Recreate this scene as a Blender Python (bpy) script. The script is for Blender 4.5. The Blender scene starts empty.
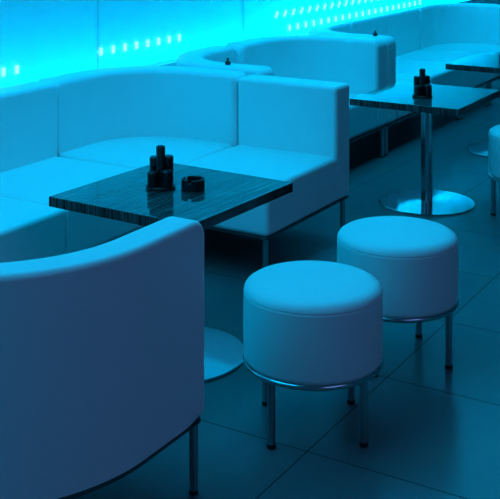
import bpy, bmesh, math, random
from mathutils import Vector, Matrix
random.seed(4)
PI = math.pi
scene = bpy.context.scene
COL = scene.collection

# ------------------------------------------------------------------ materials
def mat(name, color=(.8, .8, .8), rough=.5, metal=0., spec=.5, ior=1.5, coat=0., coat_rough=.05):
    m = bpy.data.materials.new(name); m.use_nodes = True
    p = m.node_tree.nodes['Principled BSDF']
    p.inputs['Base Color'].default_value = (*color, 1)
    p.inputs['Roughness'].default_value = rough
    p.inputs['Metallic'].default_value = metal
    p.inputs['Specular IOR Level'].default_value = spec
    p.inputs['IOR'].default_value = ior
    p.inputs['Coat Weight'].default_value = coat
    p.inputs['Coat Roughness'].default_value = coat_rough
    return m

def nodes(m):
    return m.node_tree.nodes, m.node_tree.links, m.node_tree.nodes['Principled BSDF']

def add_bump(m, scale, strength, dist=.002, detail=4):
    n, l, p = nodes(m)
    tc = n.new('ShaderNodeTexCoord'); t = n.new('ShaderNodeTexNoise')
    t.inputs['Scale'].default_value = scale; t.inputs['Detail'].default_value = detail
    b = n.new('ShaderNodeBump'); b.inputs['Strength'].default_value = strength; b.inputs['Distance'].default_value = dist
    l.new(tc.outputs['Object'], t.inputs['Vector']); l.new(t.outputs['Fac'], b.inputs['Height']); l.new(b.outputs['Normal'], p.inputs['Normal'])

M_leather = mat('white_leather', (.78, .80, .80), .42, spec=.4)
add_bump(M_leather, 220, .12, .001)
M_stool = mat('stool_leather', (.74, .77, .77), .45, spec=.4)
add_bump(M_stool, 240, .12, .001)
M_chrome = mat('chrome', (.55, .56, .58), .16, metal=1.)
M_base = mat('polished_steel', (.60, .63, .66), .10, metal=1.)
M_leg = mat('satin_steel', (.42, .43, .45), .32, metal=1.)
M_dark_steel = mat('dark_steel', (.16, .16, .17), .22, metal=1.)
M_rubber = mat('black_rubber', (.012, .012, .013), .6)
M_black = mat('black_plastic', (.006, .006, .007), .35)
M_blackgloss = mat('black_glass', (.004, .004, .005), .2)

# dark striped wood under lacquer, grain along the table's own x axis
M_wood = mat('dark_zebra_veneer', (.03, .03, .03), .45, spec=.08, ior=1.5, coat=1., coat_rough=.015)
n, l, p = nodes(M_wood)
tc = n.new('ShaderNodeTexCoord'); mp = n.new('ShaderNodeMapping'); mp.inputs['Scale'].default_value = (1.2, 90, 4)
nz = n.new('ShaderNodeTexNoise'); nz.inputs['Scale'].default_value = 1.6; nz.inputs['Detail'].default_value = 5; nz.inputs['Roughness'].default_value = .6
cr = n.new('ShaderNodeValToRGB')
cr.color_ramp.elements[0].position = .46; cr.color_ramp.elements[0].color = (.004, .004, .0045, 1)
cr.color_ramp.elements[1].position = .68; cr.color_ramp.elements[1].color = (.17, .17, .17, 1)
l.new(tc.outputs['Object'], mp.inputs['Vector']); l.new(mp.outputs['Vector'], nz.inputs['Vector'])
l.new(nz.outputs['Fac'], cr.inputs['Fac']); l.new(cr.outputs['Color'], p.inputs['Base Color'])
p.inputs['Coat IOR'].default_value = 1.97

M_edge = M_wood.copy(); M_edge.name = 'raw_veneer_edge'
M_edge.node_tree.nodes['Principled BSDF'].inputs['Coat Weight'].default_value = 0
M_edge.node_tree.nodes['Color Ramp'].color_ramp.elements[1].color = (.13, .13, .13, 1)
M_edge.node_tree.nodes['Color Ramp'].color_ramp.elements[0].position = .42
# floor tiles with thin joints
M_floor = mat('polished_floor_tiles', (.2, .2, .21), .16, spec=.13)
n, l, p = nodes(M_floor)
tc = n.new('ShaderNodeTexCoord'); mp = n.new('ShaderNodeMapping')
T = .585
mp.inputs['Location'].default_value = (-(2.800 % T), -(1.487 % T), 0)
br = n.new('ShaderNodeTexBrick'); br.offset = 0; br.squash = 1
br.inputs['Scale'].default_value = 1.0; br.inputs['Brick Width'].default_value = T; br.inputs['Row Height'].default_value = T
br.inputs['Mortar Size'].default_value = .0022; br.inputs['Mortar Smooth'].default_value = .1
br.inputs['Color1'].default_value = (.14, .145, .152, 1); br.inputs['Color2'].default_value = (.152, .157, .165, 1)
br.inputs['Mortar'].default_value = (.02, .02, .02, 1)
nz = n.new('ShaderNodeTexNoise'); nz.inputs['Scale'].default_value = 7; nz.inputs['Detail'].default_value = 6
mx = n.new('ShaderNodeMix'); mx.data_type = 'RGBA'; mx.blend_type = 'MULTIPLY'; mx.inputs['Factor'].default_value = .25
l.new(tc.outputs['Object'], mp.inputs['Vector']); l.new(mp.outputs['Vector'], br.inputs['Vector'])
l.new(tc.outputs['Object'], nz.inputs['Vector'])
l.new(br.outputs['Color'], mx.inputs['A']); l.new(nz.outputs['Color'], mx.inputs['B'])
l.new(mx.outputs['Result'], p.inputs['Base Color'])
mr = n.new('ShaderNodeMapRange'); mr.inputs['To Min'].default_value = .23; mr.inputs['To Max'].default_value = .7
l.new(br.outputs['Fac'], mr.inputs['Value']); l.new(mr.outputs['Result'], p.inputs['Roughness'])

M_wall = mat('painted_plaster', (.30, .31, .33), .7)
add_bump(M_wall, 60, .1)
M_ceiling = mat('ceiling_paint', (.35, .36, .38), .8)
M_ledge = mat('white_laminate', (.75, .77, .78), .35)
M_boxwhite = mat('lightbox_white', (.85, .86, .87), .8)
M_joint = mat('panel_joint', (.7, .72, .74), .6)

# back-lit opal acrylic: translucent sheet with a faint gloss
M_acrylic = bpy.data.materials.new('opal_acrylic'); M_acrylic.use_nodes = True
n = M_acrylic.node_tree.nodes; l = M_acrylic.node_tree.links
for x in list(n):
    if x.type == 'BSDF_PRINCIPLED': n.remove(x)
tr = n.new('ShaderNodeBsdfTranslucent'); tr.inputs['Color'].default_value = (.85, .87, .88, 1)
df = n.new('ShaderNodeBsdfDiffuse'); df.inputs['Color'].default_value = (.8, .82, .83, 1)
gl = n.new('ShaderNodeBsdfGlossy'); gl.inputs['Roughness'].default_value = .25
m1 = n.new('ShaderNodeMixShader'); m1.inputs[0].default_value = .35
m2 = n.new('ShaderNodeMixShader'); m2.inputs[0].default_value = .05
l.new(tr.outputs[0], m1.inputs[1]); l.new(df.outputs[0], m1.inputs[2])
l.new(m1.outputs[0], m2.inputs[1]); l.new(gl.outputs[0], m2.inputs[2])
l.new(m2.outputs[0], n['Material Output'].inputs['Surface'])

def emit(name, color, strength):
    m = bpy.data.materials.new(name); m.use_nodes = True
    p = m.node_tree.nodes['Principled BSDF']
    p.inputs['Base Color'].default_value = (.8, .8, .8, 1)
    p.inputs['Emission Color'].default_value = (*color, 1); p.inputs['Emission Strength'].default_value = strength
    return m
M_led = emit('led_diode', (.42, .92, 1.), 1.0)
M_glow = emit('wall_match_glow', (.01, .75, 1.), 1.0)  # painted glow, matches the lit wall behind the bar

# ------------------------------------------------------------------ mesh helpers
def add_prism(bm, pts, z0, z1):
    """closed outline (counter-clockwise) pulled up from z0 to z1"""
    a = [bm.verts.new((x, y, z0)) for x, y in pts]
    b = [bm.verts.new((x, y, z1)) for x, y in pts]
    k = len(pts)
    bm.faces.new(list(reversed(a))); bm.faces.new(b)
    for i in range(k):
        j = (i + 1) % k
        bm.faces.new((a[i], a[j], b[j], b[i]))

def add_box(bm, x0, x1, y0, y1, z0, z1):
    add_prism(bm, [(x0, y0), (x1, y0), (x1, y1), (x0, y1)], z0, z1)

def add_lathe(bm, prof, cx=0, cy=0, seg=48, z=0):
    """profile [(r, z)] from bottom to top turned about the vertical through cx, cy"""
    rings = []
    for r, h in prof:
        if r < 1e-6: rings.append([bm.verts.new((cx, cy, z + h))])
        else: rings.append([bm.verts.new((cx + r * math.cos(2 * PI * i / seg), cy + r * math.sin(2 * PI * i / seg), z + h)) for i in range(seg)])
    for A, B in zip(rings, rings[1:]):
        for i in range(seg):
            j = (i + 1) % seg
            if len(A) == 1 and len(B) == 1: continue
            if len(A) == 1: bm.faces.new((A[0], B[j], B[i]))
            elif len(B) == 1: bm.faces.new((A[i], A[j], B[0]))
            else: bm.faces.new((A[i], A[j], B[j], B[i]))

def add_torus(bm, R, r, z, seg=64, ms=12):
    v = [[bm.verts.new(((R + r * math.cos(2 * PI * j / ms)) * math.cos(2 * PI * i / seg), (R + r * math.cos(2 * PI * j / ms)) * math.sin(2 * PI * i / seg), z + r * math.sin(2 * PI * j / ms))) for j in range(ms)] for i in range(seg)]
    for i in range(seg):
        for j in range(ms):
            bm.faces.new((v[i][j], v[(i + 1) % seg][j], v[(i + 1) % seg][(j + 1) % ms], v[i][(j + 1) % ms]))

def bevel(bm, w, seg=4, ang=40, pick=None):
    bmesh.ops.recalc_face_normals(bm, faces=bm.faces[:])
    es = [e for e in bm.edges if len(e.link_faces) == 2 and e.calc_face_angle(0) > math.radians(ang) and (pick is None or pick(e))]
    bmesh.ops.bevel(bm, geom=es, offset=w, segments=seg, profile=.5, affect='EDGES', clamp_overlap=True)

def obj(name, bm, m, parent=None, smooth=True, ang=35, loc=None):
    bmesh.ops.recalc_face_normals(bm, faces=bm.faces[:])
    me = bpy.data.meshes.new(name); bm.to_mesh(me); bm.free()
    if smooth:
        me.shade_smooth(); me.set_sharp_from_angle(angle=math.radians(ang))
    me.materials.append(m)
    o = bpy.data.objects.new(name, me); COL.objects.link(o)
    if smooth:
        wn = o.modifiers.new('normals', 'WEIGHTED_NORMAL'); wn.keep_sharp = True; wn.weight = 100
    if parent: o.parent = parent
    if loc: o.location = loc
    return o

def tag(o, label, cat, group=None):
    o['label'] = label; o['category'] = cat
    if group: o['group'] = group
    return o

def thing(name, label, cat, loc=(0, 0, 0), rz=0, group=None):
    o = bpy.data.objects.new(name, None); o.empty_display_size = .1; COL.objects.link(o)
    o.location = loc; o.rotation_euler = (0, 0, rz)
    return tag(o, label, cat, group)

def copy_thing(src, label, loc, rz):
    r = src.copy(); COL.objects.link(r); r.location = loc; r.rotation_euler = (0, 0, rz); r['label'] = label
    for ch in list(src.children):
        c = ch.copy(); COL.objects.link(c); c.parent = r
        for g in list(ch.children):
            d = g.copy(); COL.objects.link(d); d.parent = c
    return r

def struct(name, bm, m, smooth=False):
    o = obj(name, bm, m, None, smooth); o['kind'] = 'structure'; return o

# ------------------------------------------------------------------ the room
X0, X1, Y0, WY, H = -1.6, 11.6, -2.8, 3.74, 3.0
BY = 4.20                                           # solid wall behind the light panels
bm = bmesh.new(); add_box(bm, X0 - .1, X1 + .1, Y0 - .1, BY + .1, -.1, 0); struct('floor', bm, M_floor)
bm = bmesh.new(); add_box(bm, X0 - .1, X1 + .1, Y0 - .1, BY + .1, H, H + .1); struct('ceiling', bm, M_ceiling)
bm = bmesh.new(); add_box(bm, X0 - .1, X0, Y0, BY, 0, H); struct('wall_left', bm, M_wall)
bm = bmesh.new(); add_box(bm, X1, X1 + .1, Y0, BY, 0, H); struct('wall_right', bm, M_wall)
bm = bmesh.new(); add_box(bm, X0 - .1, X1 + .1, Y0 - .1, Y0, 0, H); struct('wall_front', bm, M_wall)
bm = bmesh.new(); add_box(bm, X0 - .1, X1 + .1, BY, BY + .1, 0, H); struct('wall_back', bm, M_boxwhite)
# glowing acrylic panels standing on a low ledge, 1.5 m apart
LZ = .70
bm = bmesh.new(); add_box(bm, X0, X1, WY - .045, WY + .03, 0, LZ); bevel(bm, .006, 2); struct('trim_1', bm, M_ledge, True)
k = 0
px = 4.585 - 1.54 * 4
bm = bmesh.new()
while px < X1:
    a, b = max(px + .0015, X0), min(px + 1.5385, X1)
    if b - a > .05:
        bm = bmesh.new(); add_box(bm, a, b, WY, WY + .01, LZ, H)
        k += 1
        struct('wall_panel', bm, M_acrylic)
    px += 1.54
# joint profiles behind the panel seams
bm = bmesh.new()
px = 4.585 - 1.54 * 3
while px < X1:
    add_box(bm, px - .004, px + .004, WY + .0105, WY + .02, LZ, H); px += 1.54
struct('trim_2', bm, M_joint)

# ------------------------------------------------------------------ sofa modules
ZB, ZS, ZT, TB, S, R, W = .209, .425, .778, .155, .785, .50, .67

def arc(cx, cy, r, a0, a1, n=24):
    return [(cx + r * math.cos(a0 + (a1 - a0) * i / n), cy + r * math.sin(a0 + (a1 - a0) * i / n)) for i in range(n + 1)]

def legs(spots, root):
    for x, y in spots:
        bm = bmesh.new(); add_lathe(bm, [(0, .008), (.0125, .008), (.0125, ZB - .004), (0, ZB - .004)], x, y, 20)
        lg = obj('leg', bm, M_leg, root)
        bm = bmesh.new(); add_lathe(bm, [(0, 0), (.0125, 0), (.0135, .002), (.0135, .010), (0, .010)], x, y, 20)
        obj('foot_cap', bm, M_rubber, lg)

def make_corner(label, group, loc, rz, zt=ZT, bw=.034, legspots=None, TB=TB):
    root = thing('corner_sofa', label, 'sofa', loc, rz, group)
    out = [(S, 0)] + list(reversed(arc(R, R, R, PI, 1.5 * PI))) + [(0, S)]
    inn = [(TB, S)] + arc(R, R, R - TB, PI, 1.5 * PI) + [(S, TB)]
    ring = out + inn
    ring = list(reversed(ring))
    bm = bmesh.new(); add_prism(bm, ring, ZB, zt)
    bevel(bm, .028, 4, pick=lambda e: max(e.verts[0].co.z, e.verts[1].co.z) < ZB + .001 and (min(e.verts[0].co.x, e.verts[1].co.x) > S - .001 or min(e.verts[0].co.y, e.verts[1].co.y) > S - .001))
    bevel(bm, .05, 6, pick=lambda e: min(e.verts[0].co.z, e.verts[1].co.z) > zt - .001 and (min(e.verts[0].co.x, e.verts[1].co.x) > S - .001 or min(e.verts[0].co.y, e.verts[1].co.y) > S - .001))
    bevel(bm, bw, 5, pick=lambda e: max(e.verts[0].co.z, e.verts[1].co.z) > ZB + .001)
    obj('backrest', bm, M_leather, root, ang=60)
    seat = [(TB, S)] + arc(R, R, R - TB, PI, 1.5 * PI) + [(S, TB), (S, S)]
    bm = bmesh.new(); add_prism(bm, seat, ZB, ZS)
    bevel(bm, .03, 5, pick=lambda e: (e.verts[0].co.x > S - .001 and e.verts[1].co.x > S - .001) or (e.verts[0].co.y > S - .001 and e.verts[1].co.y > S - .001))
    obj('seat', bm, M_leather, root, ang=60)
    q = .003
    o2 = [(S - q, q)] + list(reversed(arc(R, R, R - q, PI, 1.5 * PI))) + [(q, S - q), (S - q, S - q)]
    bm = bmesh.new(); add_prism(bm, list(reversed(o2)), ZB - .015, ZB); bevel(bm, .03, 4, pick=lambda e: abs(e.verts[0].co.z - e.verts[1].co.z) > .005); bevel(bm, .003, 2, ang=60)
    obj('base_frame', bm, M_dark_steel, root)
    legs(legspots or [(S - .025, .03), (S - .03, S - .03), (.03, S - .025), (.165, .165)], root)
    return root

def make_straight(label, group, loc, rz, w=W, d=S, zt=ZT):
    root = thing('armless_sofa', label, 'sofa', loc, rz, group)
    bm = bmesh.new(); add_box(bm, 0, w, 0, TB, ZB, zt); bevel(bm, .022, 4); obj('backrest', bm, M_leather, root, ang=60)
    bm = bmesh.new(); add_box(bm, 0, w, TB, d, ZB, ZS); bevel(bm, .022, 4, pick=lambda e: (e.verts[0].co.y + e.verts[1].co.y) > 2 * TB + .1)
    obj('seat', bm, M_leather, root, ang=60)
    q = .006
    bm = bmesh.new(); add_box(bm, q, w - q, q, d - q, ZB - .012, ZB); bevel(bm, .003, 2); obj('base_frame', bm, M_dark_steel, root)
    legs([(.03, .03), (w - .03, .03), (w - .03, d - .03), (.03, d - .03)], root)
    return root

FY, BX = 2.82, 6.435
corner = make_corner('white rounded tub sofa seen from behind in the near left foreground', 'pale wall sofas', (2.474 - S, 1.63, 0), 0, zt=.757, bw=.018, TB=.108, legspots=[(S - .036, .02), (S - .03, S - .03), (.03, S - .036), (.165, .165)])
first_corner = make_corner('white curved corner sofa behind the nearest table with condiment set', 'pale wall sofas', (4.735, FY + S + .03, 0), PI)
make_straight('white armless sofa with open side seat ending toward the aisle, right of the first table', 'pale wall sofas', (4.752, 2.28, 0), PI / 2, w=FY - 2.252, d=.816, zt=.764)
copy_thing(first_corner, 'white corner sofa mostly hidden behind the first sofa, only its curved back rim showing', (BX - 2 * S - .06, FY + S, 0), -PI / 2)
copy_thing(first_corner, 'white curved corner sofa with rounded back end behind the middle table', (BX, FY + S, 0), PI)
copy_thing(first_corner, 'white curved corner sofa backing onto the middle booth, its front under the middle table', (BX, FY + S, 0), -PI / 2)
straight = make_straight('white straight wall sofa at left edge beside the curved corner sofa', 'pale wall sofas', (4.719 - S, FY + S, 0), PI)
copy_thing(straight, 'white straight wall sofa cut by the left edge of the photo', (4.719 - S - W, FY + S, 0), PI)
copy_thing(straight, 'white straight wall sofa behind the middle table, nearer of the far pair', (BX + S + W, FY + S, 0), PI)
copy_thing(straight, 'white straight wall sofa behind the farthest table, farther of the far pair', (BX + S + 2 * W, FY + S, 0), PI)
copy_thing(first_corner, 'white curved corner sofa at the far upper right end of the row', (BX + 2 * S + 2 * W + .012, FY + S, 0), PI)

# ------------------------------------------------------------------ tables
def make_table(label, loc, rz, a, b):
    root = thing('pedestal_table', label, 'table', loc, rz, 'square pedestal tables')
    bm = bmesh.new(); add_box(bm, -a, a, -b, b, .564, .60); bevel(bm, .0025, 2); top = obj('tabletop', bm, M_wood, root); top.data.materials.append(M_edge)
    for f in top.data.polygons:
        if abs(f.normal.z) < .5: f.material_index = 1
    bm = bmesh.new(); add_box(bm, -.11, .11, -.11, .11, .560, .566); obj('mounting_plate', bm, M_rubber, top)
    bm = bmesh.new(); add_lathe(bm, [(0, .012), (.031, .012), (.031, .560), (0, .560)], 0, 0, 40); obj('pole', bm, M_chrome, root, ang=50)
    bm = bmesh.new(); add_lathe(bm, [(0, 0), (.259, 0), (.263, .002), (.263, .006), (.259, .0085), (.06, .0125), (.034, .016), (0, .016)], 0, 0, 96); obj('base', bm, M_base, root, ang=30)
    return root
make_table('nearest square dark wood table carrying the ashtray', (3.165, 2.228, 0), -.036, .321, .312)
make_table('middle square dark table with round steel base visible behind the stools', (5.53, 2.19, 0), .004, .343, .307)
make_table('farthest square dark table cut off by the right edge', (7.02, 2.21, 0), 0, .325, .31)

# ------------------------------------------------------------------ stools
def make_stool(label, loc, rz):
    root = thing('round_stool', label, 'stool', loc, rz, 'round white stools')
    r = .2174
    prof = [(0, .2135), (r - .012, .2135), (r - .003, .219), (r, .23), (r + .0015, .32), (r, .416), (r, .4225), (r - .004, .4240), (r - .0005, .4262), (r - .002, .433), (r - .008, .442), (r - .02, .4495), (r - .04, .4535), (r - .09, .459), (0, .463)]
    bm = bmesh.new(); add_lathe(bm, prof, 0, 0, 96); obj('seat', bm, M_stool, root, ang=70)
    bm = bmesh.new(); add_torus(bm, r - .006, .0085, .2085); obj('ring', bm, M_chrome, root)
    for k in range(4):
        a = k * PI / 2; x, y = .197 * math.cos(a), .197 * math.sin(a)
        bm = bmesh.new(); add_lathe(bm, [(0, .012), (.0125, .012), (.0125, .213), (0, .213)], x, y, 24); lg = obj('leg', bm, M_leg, root, ang=50)
        bm = bmesh.new(); add_lathe(bm, [(0, 0), (.0125, 0), (.0138, .002), (.0138, .013), (0, .013)], x, y, 24); obj('rubber_foot', bm, M_rubber, lg, ang=50)
    return root
st = make_stool('nearest round white leather stool on four metal legs', (2.957, 1.550, 0), -3.344)
copy_thing(st, 'round white leather stool just behind the nearest stool', (3.573, 1.528, 0), -3.1585)
copy_thing(st, 'round white stool cut off by the right edge of the photo', (5.592, 1.631, 0), 2.113)

# ------------------------------------------------------------------ things on the tables
TZ = .60
def shaker(label, loc, r, h, group):
    root = thing('condiment_shaker', label, 'shaker', loc, 0, group)
    bm = bmesh.new(); add_lathe(bm, [(0, 0), (r - .001, 0), (r, .002), (r, h * .72), (r - .0015, h * .735), (0, h * .735)], 0, 0, 32); obj('body', bm, M_blackgloss, root)
    bm = bmesh.new(); add_lathe(bm, [(0, h * .735), (r - .002, h * .735), (r, h * .75), (r, h - .005), (r - .004, h), (0, h)], 0, 0, 32); obj('lid', bm, M_black, root)
    return root

def caddy(cx, cy, where, rz, group):
    root = thing('condiment_caddy', 'black round condiment caddy with central post on the %s table' % where, 'caddy', (cx, cy, TZ), rz, 'condiment caddies')
    bm = bmesh.new(); add_lathe(bm, [(0, 0), (.052, 0), (.054, .002), (.054, .010), (.052, .012), (0, .012)], 0, 0, 48); obj('tray', bm, M_black, root)
    bm = bmesh.new(); add_lathe(bm, [(0, .012), (.0155, .012), (.0155, .118), (.0165, .120), (.0165, .151), (.015, .153), (.012, .153), (.011, .149), (0, .149)], 0, 0, 32); obj('post', bm, M_black, root)
    names = [('shorter left', -.026, -.026, .0205, .055), ('shorter right', .026, -.026, .0205, .059), ('taller left', -.0245, .026, .0185, .097), ('taller right', .0255, .026, .0195, .100)]
    # left / right / near as seen from the photo's side
    ux, uy = .516, -.857
    for nm, a, b, r, h in names:
        x = cx + a * ux * 1.0 + b * -uy * 1.0; y = cy + a * uy + b * ux
        shaker('black %s condiment shaker in the caddy on the %s table' % (nm, where), (x, y, TZ + .0125), r, h, group)
caddy(3.155, 2.280, 'nearest', 0, 'condiment shakers on the nearest table')
caddy(5.437, 2.178, 'middle', 0, 'condiment shakers on the middle table')

def ashtray(cx, cy):
    bm = bmesh.new()
    add_lathe(bm, [(0, 0), (.040, 0), (.043, .003), (.043, .036), (.041, .038), (.036, .038), (.034, .035), (.034, .010), (0, .009)], 0, 0, 96)
    # three rests cut in the rim
    for v in bm.verts:
        a = math.degrees(math.atan2(v.co.y, v.co.x)) % 120
        rr = math.hypot(v.co.x, v.co.y)
        if rr > .03 and v.co.z > .03 and abs(a - 75) < 8: v.co.z = .026 + (v.co.z - .035) * .3
    o = obj('ashtray', bm, M_black, None, ang=30, loc=(cx, cy, TZ))
    tag(o, 'black round ashtray with notched rim beside the condiment caddy', 'ashtray')
ashtray(3.206, 2.172)

# small dark pots perched on the curved backs
def pot(label, x, y, z):
    bm = bmesh.new(); add_lathe(bm, [(0, 0), (.013, 0), (.0155, .003), (.0155, .016), (.012, .019), (.006, .022), (.0055, .028), (.007, .031), (.005, .036), (0, .037)], 0, 0, 24)
    tag(obj('salt_shaker', bm, M_black, None, loc=(x, y, z)), label, 'shaker', 'tiny dark shakers on the sofa backs')
pot('tiny black shaker on the sofa back rim behind the first table', 4.875, 3.075, ZT)
pot('tiny black shaker on the far sofa back rim above the middle table', 6.515, 2.945, ZT)

# ------------------------------------------------------------------ LED strips along the foot of the glowing wall
def led_strip(label, xs, z, tilt=0., w=.022, h=.042):  # LED strip: diodes held together by one added bar
    root = thing('led_strip', label, 'light strip', (xs[0], WY, z), 0, 'led strips on the wall')
    x0 = xs[0]
    bm = bmesh.new(); add_box(bm, -.03, xs[-1] - x0 + .03, -.006, 0, -.006, .006); obj('glow_bar', bm, M_glow, root)  # added bar, made to glow so it blends into the bright wall
    for x in xs:
        bm = bmesh.new(); add_box(bm, -w / 2, w / 2, -.012, -.006, -h / 2, h / 2); bevel(bm, .002, 2)
        o = obj('diode', bm, M_led, root); o.location = (x - x0, 0, 0); o.rotation_euler = (0, tilt, 0)
led_strip('short pair of bright diodes above the left wall sofa', [3.85, 3.945], .82)
led_strip('row of eight bright diodes above the first curved corner sofa', [4.605 + .108 * i for i in range(8)], .835)
led_strip('lower bright diode row along the wall above the far sofas', [6.76 + .125 * i for i in range(21)], .765)
led_strip('upper row of slanted bright diodes on the far wall', [6.57 + .125 * i for i in range(16)], .875, tilt=.6, w=.017, h=.05)

# ------------------------------------------------------------------ lights
BLUE = (.0, .53, 1.0)
COVE = (.0, .51, .98)
def area(name, loc, rot, sx, sy, power, color):
    d = bpy.data.lights.new(name, 'AREA'); d.shape = 'RECTANGLE'; d.size = sx; d.size_y = sy; d.energy = power; d.color = color
    o = bpy.data.objects.new(name, d); COL.objects.link(o); o.location = loc; o.rotation_euler = rot
    return o
L = X1 - X0
area('panel_tube_light', ((X0 + X1) / 2, BY - .06, .60), (math.radians(-60) , 0, 0), L - .2, .05, 230, BLUE)
area('ceiling_cove_light', (4.8, 2.75, H - .03), (0, 0, 0), 10, 1.7, 186, COVE)
area('aisle_fill_light', (1.2, -1.2, H - .03), (math.radians(15), 0, 0), 2.6, 1.6, 35, (.21, .35, 1.0))  # added fill standing in for dim aisle ambience, no known lamp
area('far_panel_tube_light', (9.2, BY - .06, .62), (math.radians(-65), 0, 0), 4.6, .05, 235, BLUE)

w = bpy.data.worlds.new('World'); scene.world = w; w.use_nodes = True
w.node_tree.nodes['Background'].inputs[0].default_value = (0, 0, 0, 1)

# ------------------------------------------------------------------ camera
F, YAW, CH, PY = 1062.4, .5419, 1.609, -88.5          # focal length and horizon in pixels of the 500 x 499 frame
fw = Vector((math.cos(YAW), math.sin(YAW), 0)); rt = Vector((math.sin(YAW), -math.cos(YAW), 0)); up = Vector((0, 0, 1))
cam = bpy.data.cameras.new('Camera'); cam.sensor_fit = 'HORIZONTAL'; cam.sensor_width = 36; cam.lens = F * 36 / 500
cam.clip_start = .05
cam.shift_y = -(249.5 - PY) / 500
co = bpy.data.objects.new('Camera', cam); COL.objects.link(co)
m = Matrix((rt, up, -fw)).transposed().to_4x4(); m.translation = (0, 0, CH); co.matrix_world = m
scene.camera = co
scene.view_settings.view_transform = 'Standard'; scene.view_settings.look = 'None'
scene.view_settings.exposure = 0; scene.view_settings.gamma = 1
scene.cycles.use_denoising = True
